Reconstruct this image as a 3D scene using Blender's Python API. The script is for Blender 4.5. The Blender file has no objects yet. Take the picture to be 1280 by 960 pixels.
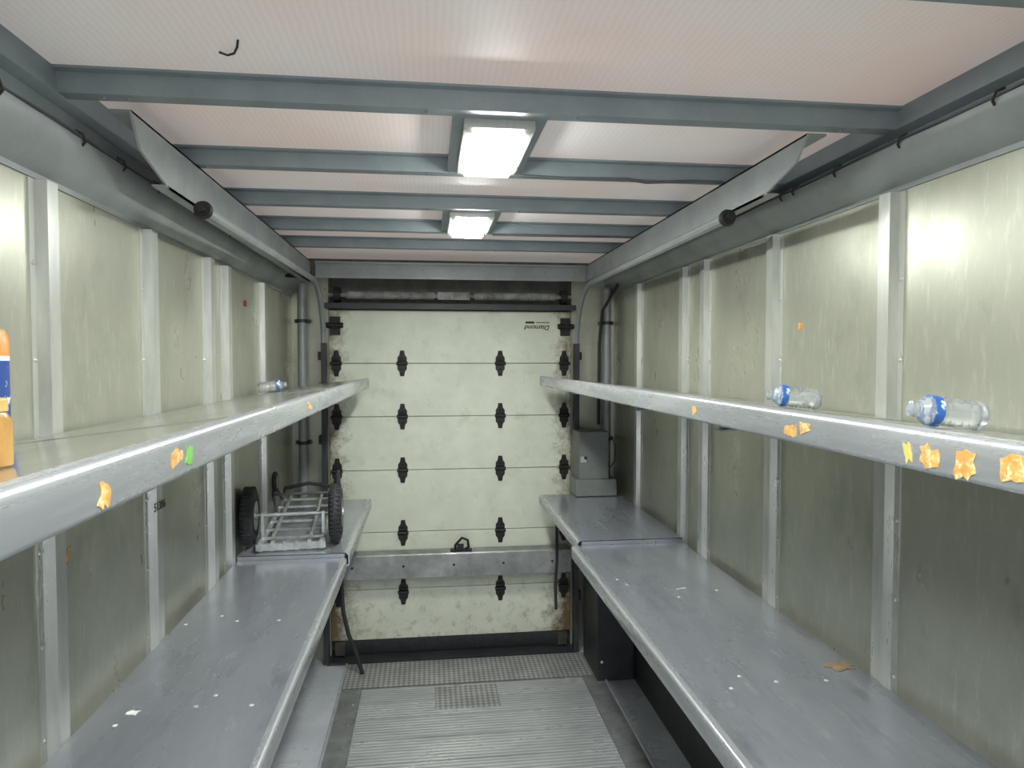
import bpy, math, random, bmesh
from mathutils import Vector, Matrix
random.seed(4)
OZ = 1.82
WL, WR = -0.805, 1.165
YE = 4.22
Y0 = -1.0
coll = bpy.context.scene.collection

def lin(c):
    return tuple(((v/255)/12.92 if v/255 <= .04045 else ((v/255+.055)/1.055)**2.4) for v in c)+(1,)

# ------------------------------------------------------------ materials
def mk(name, c1, c2=None, rough=.5, metal=0., scale=6, stretch=(1,1,1), bump=0., rvar=0., detail=5,
       lo=.35, hi=.65, c3=None, s3=2., lo3=.6, hi3=.75, bscale=None, emis=None, estr=0, trans=0, coord='Object', st3=None,
       c4=None, s4=1., lo4=.5, hi4=.7, st4=(1,1,1)):
    m = bpy.data.materials.new(name); m.use_nodes = True
    nt = m.node_tree; N = nt.nodes; L = nt.links
    b = N['Principled BSDF']
    b.inputs['Roughness'].default_value = rough
    b.inputs['Metallic'].default_value = metal
    b.inputs['Base Color'].default_value = lin(c1)
    if trans: b.inputs['Transmission Weight'].default_value = trans
    if emis:
        b.inputs['Emission Color'].default_value = lin(emis); b.inputs['Emission Strength'].default_value = estr
    if c2 is not None:
        tc = N.new('ShaderNodeTexCoord'); mp = N.new('ShaderNodeMapping')
        mp.inputs['Scale'].default_value = stretch
        L.new(tc.outputs[coord], mp.inputs['Vector'])
        n = N.new('ShaderNodeTexNoise'); n.inputs['Scale'].default_value = scale
        n.inputs['Detail'].default_value = detail; n.inputs['Roughness'].default_value = .65
        L.new(mp.outputs[0], n.inputs['Vector'])
        r = N.new('ShaderNodeMapRange'); r.inputs['From Min'].default_value = lo; r.inputs['From Max'].default_value = hi
        L.new(n.outputs['Fac'], r.inputs['Value'])
        mx = N.new('ShaderNodeMix'); mx.data_type = 'RGBA'
        mx.inputs[6].default_value = lin(c1); mx.inputs[7].default_value = lin(c2)
        L.new(r.outputs[0], mx.inputs[0])
        out = mx.outputs[2]
        for (cc,ss,l_,h_,st) in ((c3,s3,lo3,hi3,st3),(c4,s4,lo4,hi4,st4)):
            if cc is None: continue
            n3 = N.new('ShaderNodeTexNoise'); n3.inputs['Scale'].default_value = ss; n3.inputs['Detail'].default_value = 8
            n3.inputs['Roughness'].default_value = .7
            if st:
                mp3 = N.new('ShaderNodeMapping'); mp3.inputs['Scale'].default_value = st
                mp3.inputs['Rotation'].default_value = (.25,.15,.1)
                L.new(tc.outputs[coord], mp3.inputs['Vector']); L.new(mp3.outputs[0], n3.inputs['Vector'])
            else: L.new(tc.outputs[coord], n3.inputs['Vector'])
            r3 = N.new('ShaderNodeMapRange'); r3.inputs['From Min'].default_value = l_; r3.inputs['From Max'].default_value = h_
            L.new(n3.outputs['Fac'], r3.inputs['Value'])
            m3 = N.new('ShaderNodeMix'); m3.data_type = 'RGBA'; m3.inputs[7].default_value = lin(cc)
            L.new(out, m3.inputs[6]); L.new(r3.outputs[0], m3.inputs[0]); out = m3.outputs[2]
        L.new(out, b.inputs['Base Color'])
        if rvar:
            rr = N.new('ShaderNodeMapRange'); rr.inputs['From Min'].default_value = .3; rr.inputs['From Max'].default_value = .7
            rr.inputs['To Min'].default_value = max(.03, rough-rvar); rr.inputs['To Max'].default_value = rough+rvar
            L.new(n.outputs['Fac'], rr.inputs['Value']); L.new(rr.outputs[0], b.inputs['Roughness'])
        if bump:
            bp = N.new('ShaderNodeBump'); bp.inputs['Strength'].default_value = bump; bp.inputs['Distance'].default_value = .01
            if bscale:
                nb = N.new('ShaderNodeTexNoise'); nb.inputs['Scale'].default_value = bscale; nb.inputs['Detail'].default_value = 3
                L.new(mp.outputs[0], nb.inputs['Vector']); L.new(nb.outputs['Fac'], bp.inputs['Height'])
            else:
                L.new(n.outputs['Fac'], bp.inputs['Height'])
            L.new(bp.outputs[0], b.inputs['Normal'])
    return m

M = {}
M['wall'] = mk('wall_aluminium', (178,179,164), (164,166,152), rough=.33, metal=.52, scale=3.2, stretch=(1,1,.6), rvar=.08, bump=.18,
               c3=(194,195,182), s3=9, lo3=.54, hi3=.78, bscale=2.2, st3=(1,6,1.2),
               c4=(144,146,133), s4=4, lo4=.54, hi4=.84, st4=(1,1.4,1))
M['post'] = mk('post_aluminium', (200,202,196), (176,179,173), rough=.34, metal=.5, scale=14, stretch=(1,1,.2), rvar=.1)
M['deck_up'] = mk('upper_deck_steel', (186,187,180), (170,171,165), rough=.2, metal=.7, scale=3, stretch=(1,.3,1), rvar=.08,
                  c3=(206,206,200), s3=10, lo3=.62, hi3=.8, bump=.02, c4=(146,147,142), s4=6, lo4=.58, hi4=.8, st4=(2,.6,1))
M['deck_low'] = mk('lower_deck_steel', (190,194,202), (162,167,177), rough=.24, metal=.68, scale=3, stretch=(1,.3,1), rvar=.12,
                   c3=(214,216,220), s3=12, lo3=.58, hi3=.8, bump=.05, st3=(3,.6,1), c4=(138,143,152), s4=5, lo4=.53, hi4=.78, st4=(2,.5,1))
M['lip'] = mk('lip_steel', (196,200,204), (168,172,177), rough=.28, metal=.62, scale=12, stretch=(1,.2,2), rvar=.1)
M['beam'] = mk('beam_paint', (130,140,144), (117,127,132), rough=.45, metal=.1, scale=7)
M['trim'] = mk('trim_paint', (150,155,155), (134,140,141), rough=.42, metal=.15, scale=4, rvar=.1)
M['bar'] = mk('bumper_steel', (160,163,162), (128,131,131), rough=.42, metal=.4, scale=9, rvar=.1, c3=(104,99,90), s3=14, lo3=.6, hi3=.74)
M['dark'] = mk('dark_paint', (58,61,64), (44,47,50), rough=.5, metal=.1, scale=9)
M['header'] = mk('header_cavity', (112,112,104), (84,84,78), rough=.6, metal=.1, scale=9)
M['cablegrey'] = mk('cable_grey', (80,84,86), (66,70,72), rough=.5, scale=9)
M['black'] = mk('black_metal', (30,31,33), (44,41,38), rough=.5, metal=.3, scale=30)
M['rubber'] = mk('black_rubber', (36,37,40), (50,51,54), rough=.7, scale=40)
M['galv'] = mk('galvanised', (196,200,198), (160,164,163), rough=.32, metal=.6, scale=20)
M['dusty'] = mk('dusty_spring', (170,172,166), (112,114,110), rough=.6, metal=.1, scale=14)
M['rail'] = mk('floor_rail_aluminium', (210,214,218), (186,190,196), rough=.35, metal=.4, scale=16)
M['rust'] = mk('rusty_steel', (80,72,62), (54,52,48), rough=.7, scale=18)
M['white'] = mk('white_plastic', (232,234,230), (218,220,216), rough=.5, scale=8)
M['rivet'] = mk('rivet_aluminium', (208,210,214), (190,192,198), rough=.4, metal=.4, scale=8)
M['paper_o'] = mk('orange_paper', (200,158,84), (176,122,58), rough=.9, scale=45, c3=(214,194,146), s3=70, lo3=.5, hi3=.6)
M['paper_y'] = mk('yellow_paper', (208,190,100), (190,162,76), rough=.9, scale=60)
M['paper_g'] = mk('green_tape', (120,180,84), (98,158,68), rough=.6, scale=40)
M['card'] = mk('cardboard', (140,122,94), (120,102,78), rough=.9, scale=40)
M['side_floor'] = mk('side_floor_plate', (214,218,225), (192,197,206), rough=.32, metal=.15, scale=5, rvar=.1)
M['box'] = mk('grey_box_paint', (118,122,120), (102,106,104), rough=.5, metal=.2, scale=6)
M['label'] = mk('bottle_label', (54,104,180), (226,232,238), rough=.4, scale=55, lo=.5, hi=.56)
M['navy'] = mk('navy_wrap', (40,70,140), (218,222,230), rough=.4, scale=32, lo=.58, hi=.62)
M['orange'] = mk('orange_wrap', (220,122,46), (228,156,90), rough=.4, scale=12)
M['amber'] = mk('amber_content', (170,136,82), (146,108,58), rough=.2, scale=12)
M['gold'] = mk('yellow_rim', (190,168,106), (170,146,86), rough=.45, scale=12)
M['red'] = mk('red_lens', (150,60,52), None, rough=.3)
M['clear'] = mk('clear_plastic', (240,246,248), None, rough=.14, trans=.82)
M['lens'] = mk('lamp_lens', (255,255,255), None, emis=(248,252,246), estr=135)
M['ink'] = mk('ink', (20,20,22), None, rough=.6)

def roofmat():
    m = bpy.data.materials.new('fibreglass_roof'); m.use_nodes = True
    nt = m.node_tree; N = nt.nodes; L = nt.links; b = N['Principled BSDF']
    tc = N.new('ShaderNodeTexCoord')
    w = N.new('ShaderNodeTexWave'); w.bands_direction = 'X'; w.inputs['Scale'].default_value = 22
    w.inputs['Distortion'].default_value = 2.5; w.inputs['Detail'].default_value = 2
    L.new(tc.outputs['Object'], w.inputs['Vector'])
    n = N.new('ShaderNodeTexNoise'); n.inputs['Scale'].default_value = 1.6; n.inputs['Detail'].default_value = 6
    L.new(tc.outputs['Object'], n.inputs['Vector'])
    r = N.new('ShaderNodeMapRange'); r.inputs['From Min'].default_value = .35; r.inputs['From Max'].default_value = .65
    L.new(n.outputs['Fac'], r.inputs['Value'])
    mx = N.new('ShaderNodeMix'); mx.data_type = 'RGBA'
    mx.inputs[6].default_value = lin((207,204,202)); mx.inputs[7].default_value = lin((210,192,186))
    L.new(r.outputs[0], mx.inputs[0])
    m2 = N.new('ShaderNodeMix'); m2.data_type = 'RGBA'; m2.blend_type = 'MULTIPLY'
    m2.inputs[7].default_value = (.96,.95,.95,1)
    L.new(mx.outputs[2], m2.inputs[6]); L.new(w.outputs['Fac'], m2.inputs[0])
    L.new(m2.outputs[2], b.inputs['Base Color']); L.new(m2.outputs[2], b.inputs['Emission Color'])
    b.inputs['Emission Strength'].default_value = .25  # backlit glow of the translucent sheet is put in as emission
    b.inputs['Roughness'].default_value = .5
    return m
M['roof'] = roofmat()

def doormat():
    m = mk('door_white_dirty', (222,226,210), (208,213,196), rough=.45, scale=5, c3=(182,180,158), s3=6, lo3=.56, hi3=.82)
    nt = m.node_tree; N = nt.nodes; L = nt.links; b = N['Principled BSDF']
    src = b.inputs['Base Color'].links[0].from_socket
    g = N.new('ShaderNodeNewGeometry'); sp = N.new('ShaderNodeSeparateXYZ'); L.new(g.outputs['Position'], sp.inputs[0])
    mp = N.new('ShaderNodeMapping'); mp.inputs['Scale'].default_value = (.9,1,.9); L.new(g.outputs['Position'], mp.inputs['Vector'])
    n = N.new('ShaderNodeTexNoise'); n.inputs['Scale'].default_value = 16; n.inputs['Detail'].default_value = 9; n.inputs['Roughness'].default_value = .75
    L.new(mp.outputs[0], n.inputs['Vector'])
    a = N.new('ShaderNodeMath'); a.operation = 'SUBTRACT'; a.inputs[1].default_value = .148; L.new(sp.outputs[0], a.inputs[0])
    a2 = N.new('ShaderNodeMath'); a2.operation = 'ABSOLUTE'; L.new(a.outputs[0], a2.inputs[0])
    e = N.new('ShaderNodeMapRange'); e.inputs['From Min'].default_value = .55; e.inputs['From Max'].default_value = .74; e.inputs['To Max'].default_value = .4
    L.new(a2.outputs[0], e.inputs['Value'])
    z = N.new('ShaderNodeMapRange'); z.inputs['From Min'].default_value = .95; z.inputs['From Max'].default_value = .1; z.inputs['To Max'].default_value = .17
    L.new(sp.outputs[2], z.inputs['Value'])
    s = N.new('ShaderNodeMath'); s.operation = 'ADD'; L.new(e.outputs[0], s.inputs[0]); L.new(z.outputs[0], s.inputs[1])
    s2 = N.new('ShaderNodeMath'); s2.operation = 'ADD'; L.new(s.outputs[0], s2.inputs[0]); L.new(n.outputs['Fac'], s2.inputs[1])
    r = N.new('ShaderNodeMapRange'); r.inputs['From Min'].default_value = .66; r.inputs['From Max'].default_value = 1.0
    L.new(s2.outputs[0], r.inputs['Value'])
    mx = N.new('ShaderNodeMix'); mx.data_type = 'RGBA'; mx.inputs[7].default_value = lin((104,88,58))
    L.new(src, mx.inputs[6]); L.new(r.outputs[0], mx.inputs[0]); L.new(mx.outputs[2], b.inputs['Base Color'])
    return m
M['door'] = doormat()

def ribmat(name, c1, c2, per, dirn):
    m = mk(name, c1, c2, rough=.32, metal=.4, scale=5, stretch=(.5,1.5,1), rvar=.1)
    nt = m.node_tree; N = nt.nodes; L = nt.links; b = N['Principled BSDF']
    g = N.new('ShaderNodeNewGeometry'); w = N.new('ShaderNodeTexWave'); w.bands_direction = dirn
    w.inputs['Scale'].default_value = .314/per
    L.new(g.outputs['Position'], w.inputs['Vector'])
    bp = N.new('ShaderNodeBump'); bp.inputs['Strength'].default_value = .5; bp.inputs['Distance'].default_value = .004
    L.new(w.outputs['Fac'], bp.inputs['Height']); L.new(bp.outputs[0], b.inputs['Normal'])
    src = b.inputs['Base Color'].links[0].from_socket
    mx = N.new('ShaderNodeMix'); mx.data_type = 'RGBA'; mx.blend_type = 'MULTIPLY'; mx.inputs[7].default_value = (.66,.66,.66,1)
    L.new(src, mx.inputs[6]); L.new(w.outputs['Fac'], mx.inputs[0]); L.new(mx.outputs[2], b.inputs['Base Color'])
    return m
M['rib'] = ribmat('ribbed_floor', (230,232,234), (200,204,206), .024, 'Y')

def diamond():
    m = mk('diamond_plate', (204,206,204), (176,178,176), rough=.35, metal=.35, scale=6)
    nt = m.node_tree; N = nt.nodes; L = nt.links; b = N['Principled BSDF']
    g = N.new('ShaderNodeNewGeometry'); mp = N.new('ShaderNodeMapping'); mp.inputs['Rotation'].default_value = (0,0,math.radians(45))
    mp.inputs['Scale'].default_value = (1,1,0)
    L.new(g.outputs['Position'], mp.inputs['Vector'])
    c = N.new('ShaderNodeTexChecker'); c.inputs['Scale'].default_value = 50; L.new(mp.outputs[0], c.inputs['Vector'])
    bp = N.new('ShaderNodeBump'); bp.inputs['Strength'].default_value = .8; bp.inputs['Distance'].default_value = .003
    L.new(c.outputs['Fac'], bp.inputs['Height']); L.new(bp.outputs[0], b.inputs['Normal'])
    src = b.inputs['Base Color'].links[0].from_socket
    mx = N.new('ShaderNodeMix'); mx.data_type = 'RGBA'; mx.blend_type = 'MULTIPLY'; mx.inputs[7].default_value = (.5,.5,.5,1)
    L.new(src, mx.inputs[6]); L.new(c.outputs['Fac'], mx.inputs[0]); L.new(mx.outputs[2], b.inputs['Base Color'])
    return m
M['diamond'] = diamond()

# ------------------------------------------------------------ builder
ORG = {}
class B:
    def __init__(s): s.v=[]; s.f=[]; s.m=[]
    def add(s, vs, fs, mi=0):
        o=len(s.v); s.v += [tuple(v) for v in vs]
        for f in fs: s.f.append([i+o for i in f]); s.m.append(mi)
        return s
    def box(s,x0,x1,y0,y1,z0,z1,mi=0):
        return s.add([(x0,y0,z0),(x1,y0,z0),(x1,y1,z0),(x0,y1,z0),(x0,y0,z1),(x1,y0,z1),(x1,y1,z1),(x0,y1,z1)],
              [(0,3,2,1),(4,5,6,7),(0,1,5,4),(1,2,6,5),(2,3,7,6),(3,0,4,7)],mi)
    def prism(s, prof, axis, a0, a1, mi=0):
        def P(a,p):
            return (a,p[0],p[1]) if axis=='x' else ((p[0],a,p[1]) if axis=='y' else (p[0],p[1],a))
        n=len(prof)
        return s.add([P(a0,p) for p in prof]+[P(a1,p) for p in prof],
              [list(range(n)),list(range(2*n-1,n-1,-1))]+[(i,(i+1)%n,n+(i+1)%n,n+i) for i in range(n)],mi)
    def rings(s, rings, mi=0, cap=True, closed=False):
        n=len(rings[0]); vs=[p for r in rings for p in r]; fs=[]
        R=len(rings)
        for k in range(R if closed else R-1):
            for i in range(n):
                j=(i+1)%n; k2=(k+1)%R
                fs.append((k*n+i,k*n+j,k2*n+j,k2*n+i))
        if cap and not closed: fs += [list(range(n))[::-1], list(range((R-1)*n,R*n))]
        return s.add(vs,fs,mi)
    def rev(s, prof, p, d, seg=16, mi=0, jit=0):
        p=Vector(p); d=Vector(d).normalized()
        u=d.orthogonal().normalized(); w=d.cross(u)
        rg=[]
        for t,r in prof:
            rg.append([p+d*t+(u*math.cos(2*math.pi*i/seg)+w*math.sin(2*math.pi*i/seg))*(r*(1-jit*random.random())) for i in range(seg)])
        return s.rings(rg,mi)
    def cyl(s,p,q,r,seg=12,mi=0):
        p=Vector(p);q=Vector(q); return s.rev([(0,r),((q-p).length,r)],p,q-p,seg,mi)
    def tube(s, pts, r, seg=8, mi=0):
        pts=[Vector(p) for p in pts]; rg=[]
        up=None
        for i,p in enumerate(pts):
            t=(pts[min(i+1,len(pts)-1)]-pts[max(i-1,0)]).normalized()
            if up is None: up=t.orthogonal().normalized()
            u=(up-t*up.dot(t)).normalized(); up=u; w=t.cross(u)
            rg.append([p+(u*math.cos(2*math.pi*k/seg)+w*math.sin(2*math.pi*k/seg))*r for k in range(seg)])
        return s.rings(rg,mi)
    def torus(s,c,d,R,r,seg=24,sg=8,mi=0,sq=1.):
        c=Vector(c);d=Vector(d).normalized();u=d.orthogonal().normalized();w=d.cross(u);rg=[]
        for i in range(seg):
            a=2*math.pi*i/seg; o=u*math.cos(a)+w*math.sin(a)
            rg.append([c+o*(R+r*math.cos(2*math.pi*k/sg))+d*(r*sq*math.sin(2*math.pi*k/sg)) for k in range(sg)])
        return s.rings(rg,mi,closed=True)
    def make(s,name,mats,parent=None,origin=None,bevel=0,ang=35,**props):
        if not isinstance(mats,(list,tuple)): mats=[mats]
        if parent is not None: o=ORG[parent.name]
        elif origin is not None: o=Vector(origin)+Vector((0,0,OZ))
        else:
            mn=[min(v[i] for v in s.v) for i in range(3)]; mxx=[max(v[i] for v in s.v) for i in range(3)]
            o=Vector(((mn[0]+mxx[0])/2,(mn[1]+mxx[1])/2,mn[2]+OZ))
        me=bpy.data.meshes.new(name)
        me.from_pydata([Vector(v)+Vector((0,0,OZ))-o for v in s.v],[],s.f)
        for mt in mats: me.materials.append(mt)
        for p,mi in zip(me.polygons,s.m): p.material_index=mi
        bm=bmesh.new(); bm.from_mesh(me); bmesh.ops.recalc_face_normals(bm,faces=bm.faces); bm.to_mesh(me); bm.free()
        me.shade_smooth(); me.set_sharp_from_angle(angle=math.radians(ang))
        ob=bpy.data.objects.new(name,me); coll.objects.link(ob)
        if parent is not None: ob.parent=parent
        else: ob.location=o
        ORG[ob.name]=o
        if bevel:
            md=ob.modifiers.new('bevel','BEVEL'); md.width=bevel; md.segments=2; md.limit_method='ANGLE'
        for k,v in props.items(): ob[k]=v
        return ob
def thing(name, origin, label, category, group=None):
    e=bpy.data.objects.new(name,None); coll.objects.link(e); e.empty_display_size=.05
    o=Vector(origin)+Vector((0,0,OZ)); e.location=o; ORG[e.name]=o
    e['label']=label; e['category']=category
    if group: e['group']=group
    return e
def dup(root, offset):
    n=root.copy(); coll.objects.link(n); n.location=root.location+Vector(offset)
    ORG[n.name]=ORG.get(root.name,Vector())+Vector(offset)
    for c in list(root.children):
        d=c.copy(); coll.objects.link(d); d.parent=n
    return n

S='structure'
# ------------------------------------------------------------ shell
B().box(-.48,.985,Y0,4.3,-1.86,-1.82).make('floor',M['side_floor'],kind=S)
fl=B(); fl.box(WL,-.484,Y0,4.3,-1.86,-1.815); fl.box(.989,WR,Y0,4.3,-1.86,-1.815)
fl.make('trim_1',M['side_floor'],kind=S)
wl=B().box(WL-.03,WL,Y0,YE+.1,-1.86,.66).make('wall_left',M['wall'],kind=S)
wr=B().box(WR,WR+.03,Y0,YE+.1,-1.86,.66).make('wall_right',M['wall'],kind=S)
bk=B(); bk.box(WL,-.59,YE-.02,YE+.06,-1.82,.6); bk.box(.89,WR,YE-.02,YE+.06,-1.82,.6)
bk.make('wall_back',M['wall'],kind=S)
B().box(WL,WR,YE+.065,YE+.1,-1.86,.6).make('trim_2',M['header'],kind=S)
B().box(WL-.03,WR+.03,Y0,YE+.1,.6,.62).make('ceiling',M['roof'],kind=S)
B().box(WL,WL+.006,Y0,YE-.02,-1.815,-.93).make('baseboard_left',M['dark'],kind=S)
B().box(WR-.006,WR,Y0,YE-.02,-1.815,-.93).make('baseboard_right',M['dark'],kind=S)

def cove(sg,W,zt,zr,xin,name):
    d=abs(xin-W)
    p=[(W,zt-.012),(W+sg*.006,zt-.012),(W+sg*.006,zt)]
    for i in range(9):
        a=math.pi/2*i/8
        p.append((W+sg*(.006+(d-.006)*(.55*math.sin(a)+.45*i/8)), zt+(zr-zt)*(.55*(1-math.cos(a))+.45*i/8)))
    p += [(xin,zr+.008),(xin-sg*.012,zr+.008),(xin-sg*.02,zr-.006),(W,zr-.006)]
    B().prism(p,'y',Y0,YE-.02).make(name,M['trim'],kind=S)
cove(1,WL,.385,.47,-.742,'trim_3')
cove(-1,WR,.43,.497,1.088,'trim_4')
B().prism([(WL,.5),(WL+.03,.5),(WL+.03,.535),(WL+.05,.548),(WL+.05,.6),(WL,.6)],'y',Y0,YE-.02).make('trim_5',M['beam'],kind=S)
B().prism([(WR,.515),(WR-.03,.515),(WR-.03,.54),(WR-.05,.552),(WR-.05,.6),(WR,.6)],'y',Y0,YE-.02).make('trim_6',M['beam'],kind=S)
B().box(WL,WR,YE-.05,YE-.02,.5,.6).make('trim_7',M['header'],kind=S)

# ------------------------------------------------------------ roof beams
ys=[.5,.965,1.55,2.06,2.54,3.0,3.45]
def beam(y):
    p=[(y-.042,.6),(y-.042,.595),(y-.024,.593),(y-.020,.552),(y+.020,.552),(y+.024,.593),(y+.042,.595),(y+.042,.6)]
    b=B().prism(p,'x',WL+.05,WR-.05)
    for xx in (WL+.13,WL+.18,WR-.13,WR-.18,.0,.34): b.rev([(0,.005),(.002,.005),(.004,.002)],(xx,y,.552),(0,0,-1),8)
    return b
b0=beam(ys[0]).make('roof_beam',M['beam'],label='grey-blue painted steel beam across the fibreglass roof',category='beam',group='roof beams')
for y in ys[1:]: dup(b0,(0,y-ys[0],0))

h=B(); h.box(-.62,.93,3.93,3.96,.468,.548); h.box(-.62,.93,3.915,3.93,.458,.471); h.box(-.62,.93,3.915,3.93,.54,.55)
for i in range(9): h.rev([(0,.006),(.003,.004)],(-.55+i*.176,3.93,.51),(0,-1,0),8)
h.make('header_beam',M['trim'],label='grey steel header spanning above the roll-up door',category='beam')

def plate(x,zl,y0,name):
    s=1 if x<0 else -1
    prof=[(y0,.55),(y0+.05,zl+.045),(y0+.22,zl),(3.912,zl),(3.912,.55)]
    b=B().prism(prof,'x',x,x-s*.006)
    b.prism([(x,.55),(x-s*.05,.55),(x-s*.05,.545),(x,.545)],'y',y0,3.91)
    b.prism([(x,zl),(x-s*.035,zl),(x-s*.035,zl+.005),(x,zl+.005)],'y',y0+.2,3.91)
    return b.make(name,M['trim'],label='long grey sheet-metal side plate hung under roof beams, angled end',category='panel',group='overhead side plates')
plate(-.645,.432,1.61,'side_plate'); plate(.915,.449,1.575,'side_plate')

# ------------------------------------------------------------ wall posts
def post(W,sg,y,zt):
    x=lambda d: W+sg*d
    pr=[(x(0),y-.045),(x(.003),y-.045),(x(.003),y-.026),(x(.026),y-.021),(x(.026),y+.021),(x(.003),y+.026),(x(.003),y+.045),(x(0),y+.045)]
    b=B().prism(pr,'z',-.928,zt-.013)
    for k in range(10):
        z=-.80+k*.2
        if z<zt-.03:
            for dy in (-.036,.036): b.rev([(0,.006),(.002,.005),(.004,.002)],(x(.003),y+dy,z),(sg,0,0),8)
    return b.make('wall_post',M['post'],origin=(x(0),y,-.928),label='riveted aluminium hat-section post on the wall',category='post',group='wall posts')
ly=[1.55,2.09,2.62,2.84,3.44]; ry=[1.6,2.18,2.75,2.99,3.66]
pl=post(WL,1,ly[0],.385)
for y in ly[1:]+[1.0,.45]: dup(pl,(0,y-ly[0],0))
pr_=post(WR,-1,ry[0],.43)
for y in ry[1:]+[1.02,.47]: dup(pr_,(0,y-ry[0],0))
def text(body,size,mat,parent,loc,rot,name='marking'):
    cu=bpy.data.curves.new(name,'FONT'); cu.body=body; cu.size=size; cu.extrude=.0004; cu.align_x='CENTER'; cu.align_y='CENTER'; cu.shear=.3 if body[0]=='D' else 0
    cu.offset=.0006
    tmp=bpy.data.objects.new('t',cu); coll.objects.link(tmp)
    bpy.context.view_layer.update()
    me=bpy.data.meshes.new_from_object(tmp.evaluated_get(bpy.context.evaluated_depsgraph_get()))
    bpy.data.objects.remove(tmp)
    me.materials.clear(); me.materials.append(mat)
    ob=bpy.data.objects.new(name,me); coll.objects.link(ob); ob.parent=parent
    ob.location=Vector(loc)+Vector((0,0,OZ))-ORG[parent.name]; ob.rotation_euler=rot
    return ob

# ------------------------------------------------------------ shelves
def scrap(parent,mat,cx,cy,cz,w,h,side,seed,name='paper_scrap'):
    random.seed(seed); n=15; pts=[]; rot=random.uniform(-.35,.35)
    for i in range(n):
        a=2*math.pi*i/n; r=.6+.6*random.random()
        c,s_=math.cos(a),math.sin(a); k=1/max(abs(c),abs(s_))
        u,v=c*k*r*w/2*.9, s_*k*r*h/2*.9
        pts.append((u*math.cos(rot)-v*math.sin(rot),u*math.sin(rot)+v*math.cos(rot)))
    b=B()
    if side=='top': b.prism([(cx+p[0],cy+p[1]) for p in pts],'z',cz,cz+.0008)
    else: b.prism([(cy+p[0],cz+p[1]) for p in pts],'x',cx,cx+(.0008 if side=='+x' else -.0008))
    return b.make(name,mat,parent=parent)
def lipprof(f,z,sg,H):
    r=.011; o=[(f+sg*.022,z)]
    for i in range(6):
        a=math.pi/2*i/5; o.append((f+sg*(r-r*math.sin(a)), z-r+r*math.cos(a)))
    for i in range(5):
        a=math.pi/2*i/4; q=.007; o.append((f+sg*(q-q*math.cos(a)), z-H+q-q*math.sin(a)))
    o += [(f+sg*.03,z-H),(f+sg*.03,z-H+.004),(f+sg*.008,z-H+.004),(f+sg*.004,z-H+.008),(f+sg*.004,z-.012),(f+sg*.011,z-.004),(f+sg*.022,z-.004)]
    return o
def upper(front,back,zf,zb,label,sg):
    t=thing('upper_shelf',(front,2.,zf-.06),label,'shelf','wall shelves')
    y0,y1=Y0+.1,3.98
    d=B().prism([(front+sg*.014,zf-.0008),(back,zb),(back,zb-.004),(front+sg*.014,zf-.005)],'y',y0,y1)
    for yy in (1.3,2.62): d.prism([(front+sg*.03,zf-.002),(back-sg*.01,zb+.001),(back-sg*.01,zb+.002),(front+sg*.03,zf-.0005)],'y',yy,yy+.008)
    d.make('deck',M['deck_up'],parent=t)
    B().prism(lipprof(front,zf,sg,.058),'y',y0,y1).make('lip',M['lip'],parent=t)
    B().prism([(front+sg*.004,zf-.008),(back,zb-.005),(front+sg*.02,zf-.055)],'y',y1-.006,y1-.001).make('end_plate',M['trim'],parent=t)
    for yy in ((1.95,2.85,3.6) if sg<0 else (1.55,2.2,3.3)):
        g=B().prism([(front+sg*.04,zf-.012),(back,zb-.007),(back,zb-.10),(back-sg*.03,zb-.10),(front+sg*.09,zf-.068),(front+sg*.035,zf-.072)],'y',yy,yy+.004)
        g.prism([(back-sg*.03,zb-.10),(front+sg*.09,zf-.068),(front+sg*.035,zf-.072),(front+sg*.035,zf-.076),(front+sg*.09,zf-.073),(back-sg*.03,zb-.105)],'y',yy-.015,yy+.02)
        g.make('bracket',M['beam'],parent=t)
    return t
ul=upper(-.335,WL+.029,-.103,-.155,'galvanised upper shelf with torn orange and green scraps on lip',-1)
ur=upper(.655,WR-.029,-.093,-.145,'galvanised upper shelf with many torn orange scraps on lip',1)
for i,(y,z,w,h_,m) in enumerate([(.752,-.141,.028,.032,'paper_o'),(.957,-.131,.045,.024,'paper_o'),(1.008,-.134,.03,.03,'paper_g'),(2.0,-.133,.07,.022,'paper_o')]):
    scrap(ul,M[m],-.335,y,z,w,h_,'+x',i+1)
for i,(y,z,w,h_,m) in enumerate([(1.62,-.125,.03,.026,'paper_o'),(1.168,-.128,.046,.028,'paper_o'),(1.119,-.118,.038,.024,'paper_o'),(.861,-.127,.016,.03,'paper_y'),
        (.823,-.128,.04,.034,'paper_o'),(.759,-.128,.040,.042,'paper_o'),(.687,-.123,.042,.036,'paper_o')]):
    scrap(ur,M[m],.655,y,z,w,h_,'-x',i+11)
scrap(wr,M['paper_o'],WR,2.026,.106,.04,.028,'-x',40)
scrap(wl,M['paper_o'],WL,1.63,-.44,.02,.04,'+x',41)

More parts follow.
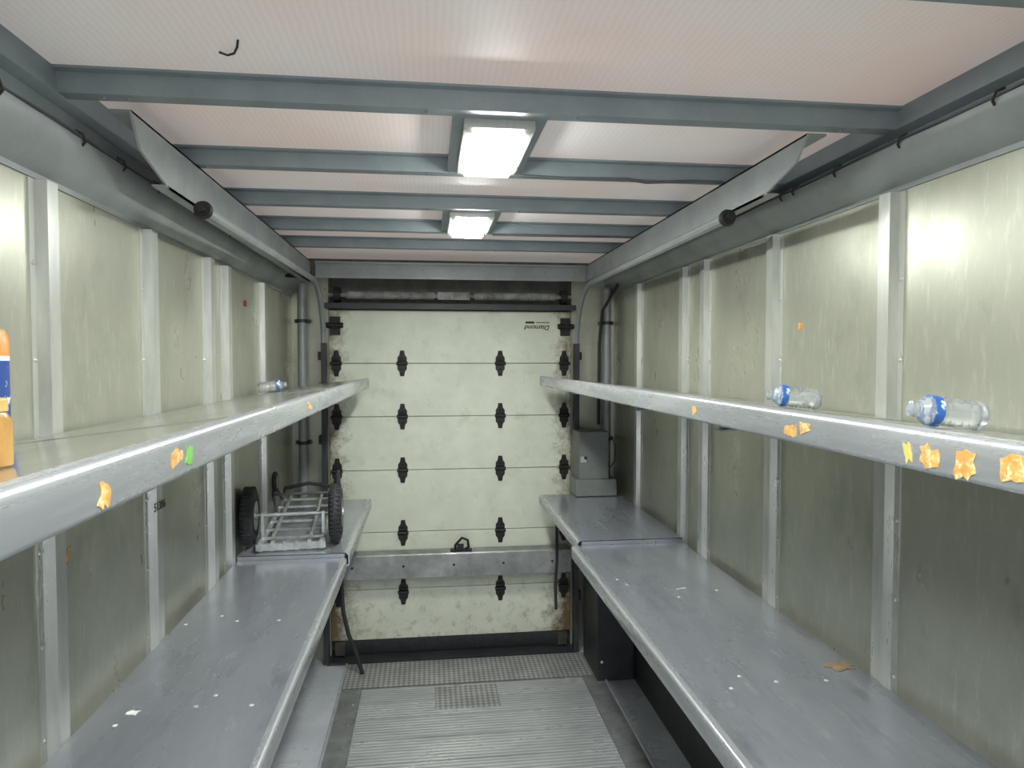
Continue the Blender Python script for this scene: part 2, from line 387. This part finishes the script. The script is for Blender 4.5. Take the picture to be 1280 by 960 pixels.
def lower(front,back,z,y0,y1,label,sg,rows):
    t=thing('lower_shelf',(front,(y0+y1)/2,z-.06),label,'shelf','wall shelves')
    d=B().prism([(front+sg*.014,z-.0008),(back,z-.0008),(back,z-.004),(front+sg*.014,z-.004)],'y',y0,y1)
    d.box(min(front+sg*.02,back),max(front+sg*.02,back),y0,y0+.004,z-.03,z-.001)
    d.make('deck',M['deck_low'],parent=t)
    B().prism(lipprof(front,z,sg,.056),'y',y0,y1).make('lip',M['lip'],parent=t)
    for yy in (y0+.25,y1-.25):
        g=B().prism([(front+sg*.04,z-.006),(back,z-.006),(back,z-.2),(back-sg*.03,z-.2),(front+sg*.04,z-.07)],'y',yy,yy+.005)
        g.make('bracket',M['dark'],parent=t)
    for (xx,yy) in rows:
        B().rev([(0,.006),(.001,.005),(.0015,.002)],(xx,yy,z-.0008),(0,0,1),10).make('rivet',M['rivet'],parent=t)
    return t
lr=[(-.75,2.2),(-.6,2.21),(-.47,2.2),(-.69,1.66),(-.55,1.67),(-.42,1.66),(-.52,1.72),(-.66,2.26)]
rr=[(.75,1.6),(.88,1.62),(1.01,1.61),(.72,2.4),(.86,2.25),(1.02,2.3),(.8,1.66),(.7,2.46)]
ll=lower(-.338,WL+.029,-.82,Y0+.1,2.87,'long blue-grey steel lower shelf with rivets and paint spots',-1,lr)
ll2=lower(-.328,WL+.029,-.80,2.875,3.98,'short steel lower shelf section carrying the hand truck',-1,[])
rl=lower(.625,WR-.029,-.82,Y0+.1,2.93,'long blue-grey steel lower shelf with rivets and cardboard scrap',1,rr)
rl2=lower(.652,WR-.029,-.80,2.935,3.98,'short steel lower shelf section beside the roll-up door',1,[])
scrap(ll,M['white'],-.685,1.655,-.82,.03,.022,'top',51,'paint_spot')
scrap(ll,M['white'],-.70,1.60,-.82,.012,.012,'top',52,'paint_spot')
scrap(rl,M['card'],1.09,1.68,-.82,.08,.05,'top',53,'cardboard_scrap')
scrap(rl,M['rivet'],.9,2.33,-.82,.05,.014,'top',54,'paint_spot')

# ------------------------------------------------------------ floor details
t=thing('floor_plank_panel',(.25,2.,-1.82),'ribbed aluminium floor planks running the aisle','floor panel')
b=B(); fr=B(); y=3.44
while y>Y0+.2:
    b.box(-.365,.865,y-.196,y-.004,-1.82,-1.808); y-=.2
b.make('plank',M['rib'],parent=t)
fr.box(-.476,-.37,Y0+.2,3.77,-1.82,-1.81); fr.box(.87,.981,Y0+.2,3.77,-1.82,-1.81)
for i in range(18):
    yy=3.6-i*.2
    for xx in (-.40,-.45,.90,.95): fr.rev([(0,.006),(.003,.003)],(xx,yy,-1.81),(0,0,1),8)
fr.make('edge_strip',M['bar'],parent=t)
for (x0,x1) in ((-.492,-.478),(.983,.997)):
    B().prism([(x0,-1.815),(x1,-1.815),(x1,-1.803),(x1-.003,-1.80),(x0+.003,-1.80),(x0,-1.803)],'y',Y0,4.08).make('floor_rail',M['rail'],label='bright aluminium edge rail along the aisle floor',category='rail',group='floor rails')
b=B()
for i in range(2): b.box(-.368,.868,3.45+i*.16,3.606+i*.16,-1.82,-1.812)
b.make('ribbed_floor_strip',M['rib'],label='ribbed aluminium floor strip near the roll-up door',category='floor panel')
B().box(-.476,.981,3.775,4.08,-1.82,-1.808).make('diamond_plate',M['diamond'],label='diamond tread plate strip at the door threshold',category='floor plate')
B().box(.03,.37,3.5,3.735,-1.812,-1.806).make('diamond_patch',M['diamond'],label='small square diamond tread patch screwed to floor',category='floor plate')
B().box(-.6,.9,4.09,4.28,-1.82,-1.80).make('door_sill',M['dark'],label='dark worn steel sill beneath the roll-up door',category='sill')

# ------------------------------------------------------------ roll-up door
door=thing('roll_up_door',(.148,4.2,-1.8),'dirty off-white sectional roll-up door with black hinges','door')
seams=[.30,-.02,-.343,-.67,-1.05,-1.40,-1.71]
for a,b_ in zip(seams[:-1],seams[1:]):
    B().box(-.588,.888,4.19,4.215,b_+.0015,a-.0015).make('door_panel',M['door'],parent=door,bevel=.003)
B().prism([(4.185,-1.71),(4.22,-1.71),(4.22,-1.79),(4.195,-1.795),(4.18,-1.74)],'x',-.55,.85).make('bottom_seal',M['rubber'],parent=door)
def hinge(x,z,nm='hinge'):
    y=4.19
    p=[(x-.012,z+.078),(x+.012,z+.078),(x+.017,z+.05),(x+.028,z+.036),(x+.028,z-.036),(x+.017,z-.05),(x+.012,z-.078),(x-.012,z-.078),(x-.017,z-.05),(x-.028,z-.036),(x-.028,z+.036),(x-.017,z+.05)]
    b=B().prism([(q[0],q[1]) for q in p],'z',0,1)
    b.v=[(v[0],y-.006*v[2],v[1]) for v in b.v]
    b.cyl((x-.033,y-.012,z),(x+.033,y-.012,z),.011)
    b.cyl((x-.02,y-.012,z+.022),(x+.02,y-.012,z+.022),.006)
    for dz in (.062,-.062,.036,-.036): b.rev([(0,.007),(.005,.007),(.008,.003)],(x,y-.006,z+dz),(0,-1,0),6)
    b.make(nm,M['black'],parent=door)
for z in (-.02,-.343,-.67,-1.055,-1.42):
    hinge(-.155,z); hinge(.442,z); hinge(-.545,z); hinge(.843,z)
for x in (-.55,.848):
    b=B(); b.box(x-.03,x+.03,4.178,4.19,.15,.26); b.box(x-.02,x+.02,4.15,4.178,.19,.225); b.cyl((x-.05,4.16,.207),(x+.05,4.16,.207),.016)
    b.make('top_roller_bracket',M['black'],parent=door)
for x in (-.535,.83):
    B().box(x-.03,x+.03,4.16,4.19,-1.79,-1.71).make('corner_bracket',M['rust'],parent=door,bevel=.004)
B().box(.60,.655,4.1885,4.19,.226,.238).make('marking_bar',M['ink'],parent=door)
B().box(.665,.75,4.1885,4.19,.230,.235).make('marking_bar',M['ink'],parent=door)
text('Diamond',.042,M['ink'],door,(.675,4.1885,.202),(math.radians(90),math.radians(180),0))
bar=thing('door_bumper_bar',(.15,4.12,-1.30),'scratched grey steel channel bar across the door','bar')
B().prism([(4.075,-1.30),(4.075,-1.165),(4.08,-1.158),(4.17,-1.155),(4.17,-1.17),(4.085,-1.172),(4.085,-1.30)],'x',-.565,.865).make('channel',M['bar'],parent=bar)
for i in range(5): B().rev([(0,.008),(.004,.005)],(-.45+i*.3,4.075,-1.23),(0,-1,0),8).make('bolt',M['black'],parent=bar)
b=B(); b.tube([(.16,4.12,-1.155),(.16,4.11,-1.12),(.2,4.1,-1.075),(.235,4.1,-1.09),(.24,4.1,-1.13),(.22,4.11,-1.15)],.008)
b.box(.13,.26,4.09,4.14,-1.157,-1.147); b.box(.17,.21,4.09,4.1,-1.15,-1.11)
b.make('latch_handle',M['black'],parent=bar)

def track(x,xe,zend):
    t=thing('door_track',(x,4.14,-1.8),'roll-up door track, grey overhead tube curving into black vertical rail','door track','door tracks')
    pts=[(xe,1.98,zend),(x,3.75,.43)]
    arcp=[(x,3.75+.36*math.sin(math.radians(a)),.07+.36*math.cos(math.radians(a))) for a in range(0,91,10)]
    B().tube(pts+arcp[1:],.015,10).make('overhead_tube',M['trim'],parent=t)
    b=B(); b.cyl((xe,1.95,zend),(xe,1.975,zend),.022,20); b.cyl((xe,1.935,zend),(xe,1.95,zend),.01,10); b.torus((xe,1.962,zend),(0,1,0),.019,.006)
    b.make('end_roller',M['black'],parent=t)
    s=1 if x<.1 else -1
    B().prism([(x-.015,4.09),(x+.015,4.09),(x+.015,4.14),(x+.011,4.14),(x+.011,4.096),(x-.011,4.096),(x-.011,4.14),(x-.015,4.14)],'z',-1.80,.1).make('vertical_rail',M['dark'],parent=t)
    for z in (.0,-.5,-1.0,-1.5):
        B().box(x-.04 if s>0 else x-.0,x if s>0 else x+.04,4.14,4.195,z,z+.05).make('bracket',M['rust'],parent=t)
track(-.605,-.605,.408); track(.905,.89,.425)
t=thing('torsion_spring_shaft',(.15,4.15,.38),'dusty grey spring shaft with centre bracket above the door','door spring')
B().cyl((-.58,4.15,.385),(.88,4.15,.385),.013).make('shaft',M['dusty'],parent=t)
for (a,b_) in ((-.48,.04),(.28,.78)):
    b=B(); b.cyl((a,4.15,.385),(b_,4.15,.385),.022,14); k=a+.01
    while k<b_: b.torus((k,4.15,.385),(1,0,0),.022,.004,14,6); k+=.012
    b.make('spring',M['dusty'],parent=t)
b=B(); b.box(.06,.25,4.11,4.13,.36,.405); b.box(.07,.10,4.1,4.11,.368,.398); b.box(.2,.23,4.1,4.11,.368,.398); b.make('centre_bracket',M['dusty'],parent=t)
for x in (-.53,.83):
    B().cyl((x-.02,4.15,.385),(x+.02,4.15,.385),.045,20).make('cable_drum',M['black'],parent=t)
B().box(-.6,.9,4.1,4.2,.305,.335).make('lintel_bar',M['dark'],label='black steel lintel directly above the roll-up door',category='bar')

def pipe(x,lab):
    t=thing('drain_pipe',(x,4.15,-1.8),lab,'pipe','corner pipes')
    B().cyl((x,4.15,-1.815),(x,4.15,.45),.026,16).make('pipe',M['trim'],parent=t)
    for z in (.22,-.5,-1.2):
        b=B(); b.cyl((x,4.15,z),(x,4.15,z+.02),.031,16); b.box(x-.045,x+.045,4.155,4.195,z,z+.02)
        b.make('clamp',M['dark'],parent=t)
pipe(-.735,'grey vertical pipe with clamps beside the roll-up door'); pipe(1.105,'grey vertical pipe with clamps beside the roll-up door')
B().tube([(-.79,3.7,.44),(-.76,3.75,.45),(-.72,3.95,.47),(-.66,4.0,.5)],.012).make('brace_tube',M['black'],label='black brace tube near the roof corner',category='tube')
B().tube([(1.13,3.95,.47),(1.1,4.0,.40),(1.06,4.08,.30),(1.05,4.12,.1),(1.05,4.13,-.4)],.010).make('brace_tube',M['black'],label='black conduit bending down beside the door',category='tube')

t=thing('control_box',(1.0,4.0,-.79),'dark grey sheet-metal control box standing on the lower shelf end','box')
B().box(.875,1.055,3.90,4.07,-.70,-.42).make('body',M['box'],parent=t,bevel=.004)
B().prism([(3.88,-.797),(4.07,-.797),(4.07,-.7),(3.895,-.7)],'x',.855,1.10).make('base',M['box'],parent=t,bevel=.003)
B().box(.885,.92,3.895,3.90,-.60,-.565).make('label_plate',M['post'],parent=t)
B().box(.905,.92,3.888,3.90,-.58,-.565).make('latch',M['black'],parent=t)
B().tube([(1.056,3.98,-.47),(1.09,3.96,-.46),(1.11,3.95,-.52),(1.105,3.95,-.6),(1.08,3.96,-.64),(1.056,3.97,-.62)],.004).make('cable',M['rubber'],parent=t)

t=thing('floor_cabinet',(1.04,3.9,-1.815),'black steel cabinet on the floor beneath the lower shelf','cabinet')
B().box(.94,1.155,3.7,4.05,-1.813,-1.01).make('body',M['dark'],parent=t,bevel=.005)
B().box(.96,1.14,3.694,3.7,-1.79,-1.03).make('door',M['dark'],parent=t,bevel=.002)
for z in (-1.3,-1.7):
    B().rev([(0,.009),(.004,.006)],(.965,3.694,z),(0,-1,0),8).make('screw',M['white'],parent=t)

B().tube([(-.50,3.97,-1.1),(-.50,3.98,-1.3),(-.49,3.97,-1.45),(-.46,3.96,-1.58),(-.42,3.96,-1.68),(-.39,3.95,-1.78),(-.38,3.93,-1.795)],.012).make('strap',M['rubber'],label='black strap hanging down to the floor by the door',category='strap')
B().tube([(.76,3.97,-.806),(.76,3.985,-.95),(.765,4.0,-1.2),(.755,4.0,-1.35),(.76,4.0,-1.5)],.009).make('hanging_cord',M['rubber'],parent=rl2,label='black cord hanging in front of the door')

# ------------------------------------------------------------ ceiling lights
def lamp(y0,y1,lab):
    c=.168
    t=thing('ceiling_light',(c,(y0+y1)/2,.54),lab,'ceiling light','ceiling lights')
    B().box(c-.11,c+.11,y0-.02,y1+.06,.556,.562).make('mounting_plate',M['beam'],parent=t)
    b=B(); w=.064
    o=[(c-.083,y0),(c+.083,y0),(c+.083,y1),(c-.083,y1)]; i_=[(c-w,y0+.028),(c+w,y0+.028),(c+w,y1-.028),(c-w,y1-.028)]
    vs=[(p[0],p[1],.556) for p in o]+[(p[0],p[1],.536) for p in o]+[(p[0],p[1],.528) for p in i_]+[(p[0],p[1],.545) for p in i_]
    fs=[(0,1,2,3)]
    for k in range(3):
        for j in range(4): fs.append((k*4+j,k*4+(j+1)%4,k*4+4+(j+1)%4,k*4+4+j))
    b.add(vs,fs+[(12,13,14,15)]); b.make('housing',M['post'],parent=t)
    B().box(c-w+.001,c+w-.001,y0+.029,y1-.029,.521,.544).make('lens',M['lens'],parent=t,bevel=.004)
    return t
lamp(1.59,1.99,'rectangular LED ceiling light, lit, between beams')
lamp(2.58,2.97,'rectangular LED ceiling light, lit, nearer the door')
lamp(.40,.85,'rectangular LED ceiling light, lit, overhead')
B().tube([(.28,2.02,.545),(.4,2.025,.543),(.6,2.02,.545),(.66,2.03,.54),(.8,2.02,.545),(.9,2.02,.546)],.005).make('cable',M['cablegrey'],label='thin dark cable clipped along roof beam',category='cable')
B().tube([(.28,2.98,.545),(.5,2.965,.543),(.7,2.97,.545),(.9,2.97,.546)],.005).make('cable',M['cablegrey'],label='thin dark cable clipped along roof beam',category='cable')
B().tube([(-.40,1.405,.597),(-.385,1.41,.594),(-.370,1.40,.594),(-.358,1.375,.595),(-.350,1.35,.597)],.0022,6).make('cable_scrap',M['ink'],label='small curved black scrap stuck to the roof',category='scrap')
def sidecable(x,z,sg,clips):
    t=thing('side_cable',(x,2.,z),'thin cable with black clips along the cove trim','cable','side cables')
    pts=[(x,.3+i*.15,z+.010+.003*math.sin(i*1.7)) for i in range(25)]
    B().tube(pts,.0035,6).make('cable',M['cablegrey'],parent=t)
    for y in clips:
        B().tube([(x-sg*.004,y,z+.018),(x+sg*.010,y+.004,z+.012),(x+sg*.012,y+.01,z-.004),(x+sg*.004,y+.014,z-.010)],.003,6).make('clip',M['black'],parent=t)
sidecable(-.748,.476,1,[1.3,1.59,1.79,2.01,2.3,2.7])
sidecable(1.094,.503,-1,[1.2,1.468,1.72,1.93,2.0,2.4])

# ------------------------------------------------------------ bottles
def bottle(loc,ang,tilt,label,r=.026,L=.125):
    t=thing('water_bottle',loc,label,'bottle','plastic water bottles')
    random.seed(int(loc[1]*100))
    c=Vector(loc); d=Vector((1,0,0)); p=c-d*(L/2)
    prof=[(0,.018),(.004,.023),(.008,r)]
    for k in range(6): prof += [(.014+k*.010,r),(.018+k*.010,r*.90)]
    prof += [(.078,r),(.094,r),(.100,r*.85),(.107,r*.6),(.112,.011),(.122,.011)]
    B().rev(prof,p,d,20,jit=.10).make('body',M['clear'],parent=t,ang=60)
    B().rev([(.078,r*1.012),(.093,r*1.012)],p,d,20).make('label_band',M['label'],parent=t)
    B().rev([(.113,.013),(.123,.013),(.124,.011)],p,d,16).make('cap',M['clear'],parent=t)
    t.rotation_euler=(Matrix.Rotation(tilt,3,'Y')@Matrix.Rotation(ang,3,'Z')).to_euler()
    return t
bottle((.875,1.55,-.0885),math.radians(165),.108,'clear ribbed plastic water bottle with blue label, lying down')
bottle((.862,1.045,-.0875),math.radians(172),.108,'clear ribbed water bottle with blue label, lying near shelf edge',r=.026)
bottle((-.70,3.2,-.118),math.radians(20),-.118,'clear empty plastic bottle lying at the far shelf end')

t=thing('snack_canister',(-.735,1.235,-.148),'orange and navy printed snack canister standing upright','canister')
c=(-.735,1.235)
B().rev([(0,.035),(.003,.036),(.142,.036)],(c[0],c[1],-.143),(0,0,1),24).make('lower_wrap',M['navy'],parent=t)
B().rev([(.142,.0362),(.150,.0362)],(c[0],c[1],-.143),(0,0,1),24).make('label_band',M['white'],parent=t)
B().rev([(.150,.036),(.180,.036),(.194,.030)],(c[0],c[1],-.143),(0,0,1),24).make('upper_wrap',M['orange'],parent=t)
B().rev([(.194,.022),(.206,.022),(.208,.018)],(c[0],c[1],-.143),(0,0,1),20).make('cap',M['orange'],parent=t)
t=thing('jar',(-.476,.79,-.121),'small clear jar of amber contents, standing upright','jar')
B().rev([(0,.026),(.004,.03),(.05,.03),(.062,.024)],(-.476,.79,-.117),(0,0,1),24).make('body',M['amber'],parent=t)
B().rev([(.062,.026),(.074,.026),(.076,.024)],(-.476,.79,-.117),(0,0,1),24).make('lid',M['gold'],parent=t)

# ------------------------------------------------------------ hand truck
ox,oy,oz=-.583,3.045,-.796
ht=thing('hand_truck',(ox,oy,oz),'aluminium convertible hand truck lying flat, black pneumatic wheels','hand truck')
def W(x,y,z): return (ox+x,oy+y,oz+z)
for x in (-.182,.178):
    b=B(); b.torus(W(x,0,.126),(1,0,0),.092,.032,36,12,sq=.9)
    for k in range(40):
        a=2*math.pi*k/40
        for s in (-1,1):
            p=Vector(W(x+s*.012,math.cos(a)*.1215,.126+math.sin(a)*.1215)); b.box(p.x-.009,p.x+.009,p.y-.003,p.y+.003,p.z-.003,p.z+.003)
    b.make('wheel',M['rubber'],parent=ht)
    b=B(); b.rev([(-.027,.064),(-.025,.058),(-.012,.045),(.012,.045),(.025,.058),(.027,.064)],W(x,0,.126),(1,0,0),24); b.cyl(W(x-.034,0,.126),W(x+.034,0,.126),.02)
    b.make('hub',M['galv'],parent=ht)
B().cyl(W(-.18,0,.126),W(.18,0,.126),.008).make('axle',M['galv'],parent=ht)
b=B()
for x in (-.125,.125):
    b.tube([W(x,-.10,.03),W(x,.3,.035),W(x,.74,.06)],.012,10)
    b.tube([W(x*.62,-.06,.05),W(x*.62,.66,.085)],.008,8)
    b.box(ox+x-.006,ox+x+.006,oy-.03,oy+.03,oz+.03,oz+.14)
for y_ in (-.06,.08,.22,.36,.50,.66):
    z_=.035+max(0,y_)*.03
    b.box(ox-.125,ox+.125,oy+y_-.008,oy+y_+.008,oz+z_,oz+z_+.010)
b.make('frame',M['galv'],parent=ht)
b=B(); b.box(ox-.14,ox+.14,oy-.125,oy-.105,oz+.004,oz+.03)
for k in range(6): b.box(ox-.13+k*.049,ox-.115+k*.049,oy-.13,oy-.10,oz+.003,oz+.04)
b.make('toe_plate',M['galv'],parent=ht)
B().tube([W(-.125,.74,.06),W(-.125,.78,.1),W(0,.795,.12),W(.125,.78,.1),W(.125,.74,.06)],.010).make('handle_loop',M['rubber'],parent=ht)
b=B()
for x in (-.15,.15):
    b.tube([W(x*.8,.40,.045),W(x,.50,.12),W(x,.55,.17)],.007); b.tube([W(x*.8,.65,.06),W(x,.56,.165)],.007)
b.tube([W(-.15,.50,.12),W(.15,.50,.12)],.007)
b.make('caster_strut',M['cablegrey'],parent=ht)
for x in (-.145,.165):
    B().torus(W(x,.55,.175),(1,0,0),.042,.012,24,8).make('caster_wheel',M['rubber'],parent=ht)
    B().cyl(W(x-.01,.55,.175),W(x+.01,.55,.175),.034,18).make('caster_rim',M['gold'],parent=ht)
ht.rotation_euler=(0,0,math.radians(5))

lp=[o for o in bpy.data.objects if o.name.startswith('wall_post')]
p2=[o for o in lp if abs(o.location.y-2.09)<.01 and o.location.x<0][0]
text('51386',.035,M['ink'],p2,(WL+.0265,2.09,-.425),(math.radians(90),0,math.radians(90)))
B().cyl((WL,3.15,.25),(WL+.008,3.15,.25),.014,16).make('marker_lamp',M['red'],parent=wl)

# ------------------------------------------------------------ world & camera
w=bpy.data.worlds.new('World'); bpy.context.scene.world=w; w.use_nodes=True
w.node_tree.nodes['Background'].inputs[0].default_value=(.93,.96,1,1)
w.node_tree.nodes['Background'].inputs[1].default_value=2.1
bpy.context.scene.view_settings.view_transform='Standard'
cam=bpy.data.cameras.new('camera'); co=bpy.data.objects.new('camera',cam); coll.objects.link(co)
cam.sensor_width=36; cam.lens=853/1280*36; cam.clip_start=.02
co.location=(0,0,OZ); co.rotation_euler=(math.radians(90-2.01),0,math.radians(-7.02))
bpy.context.scene.camera=co
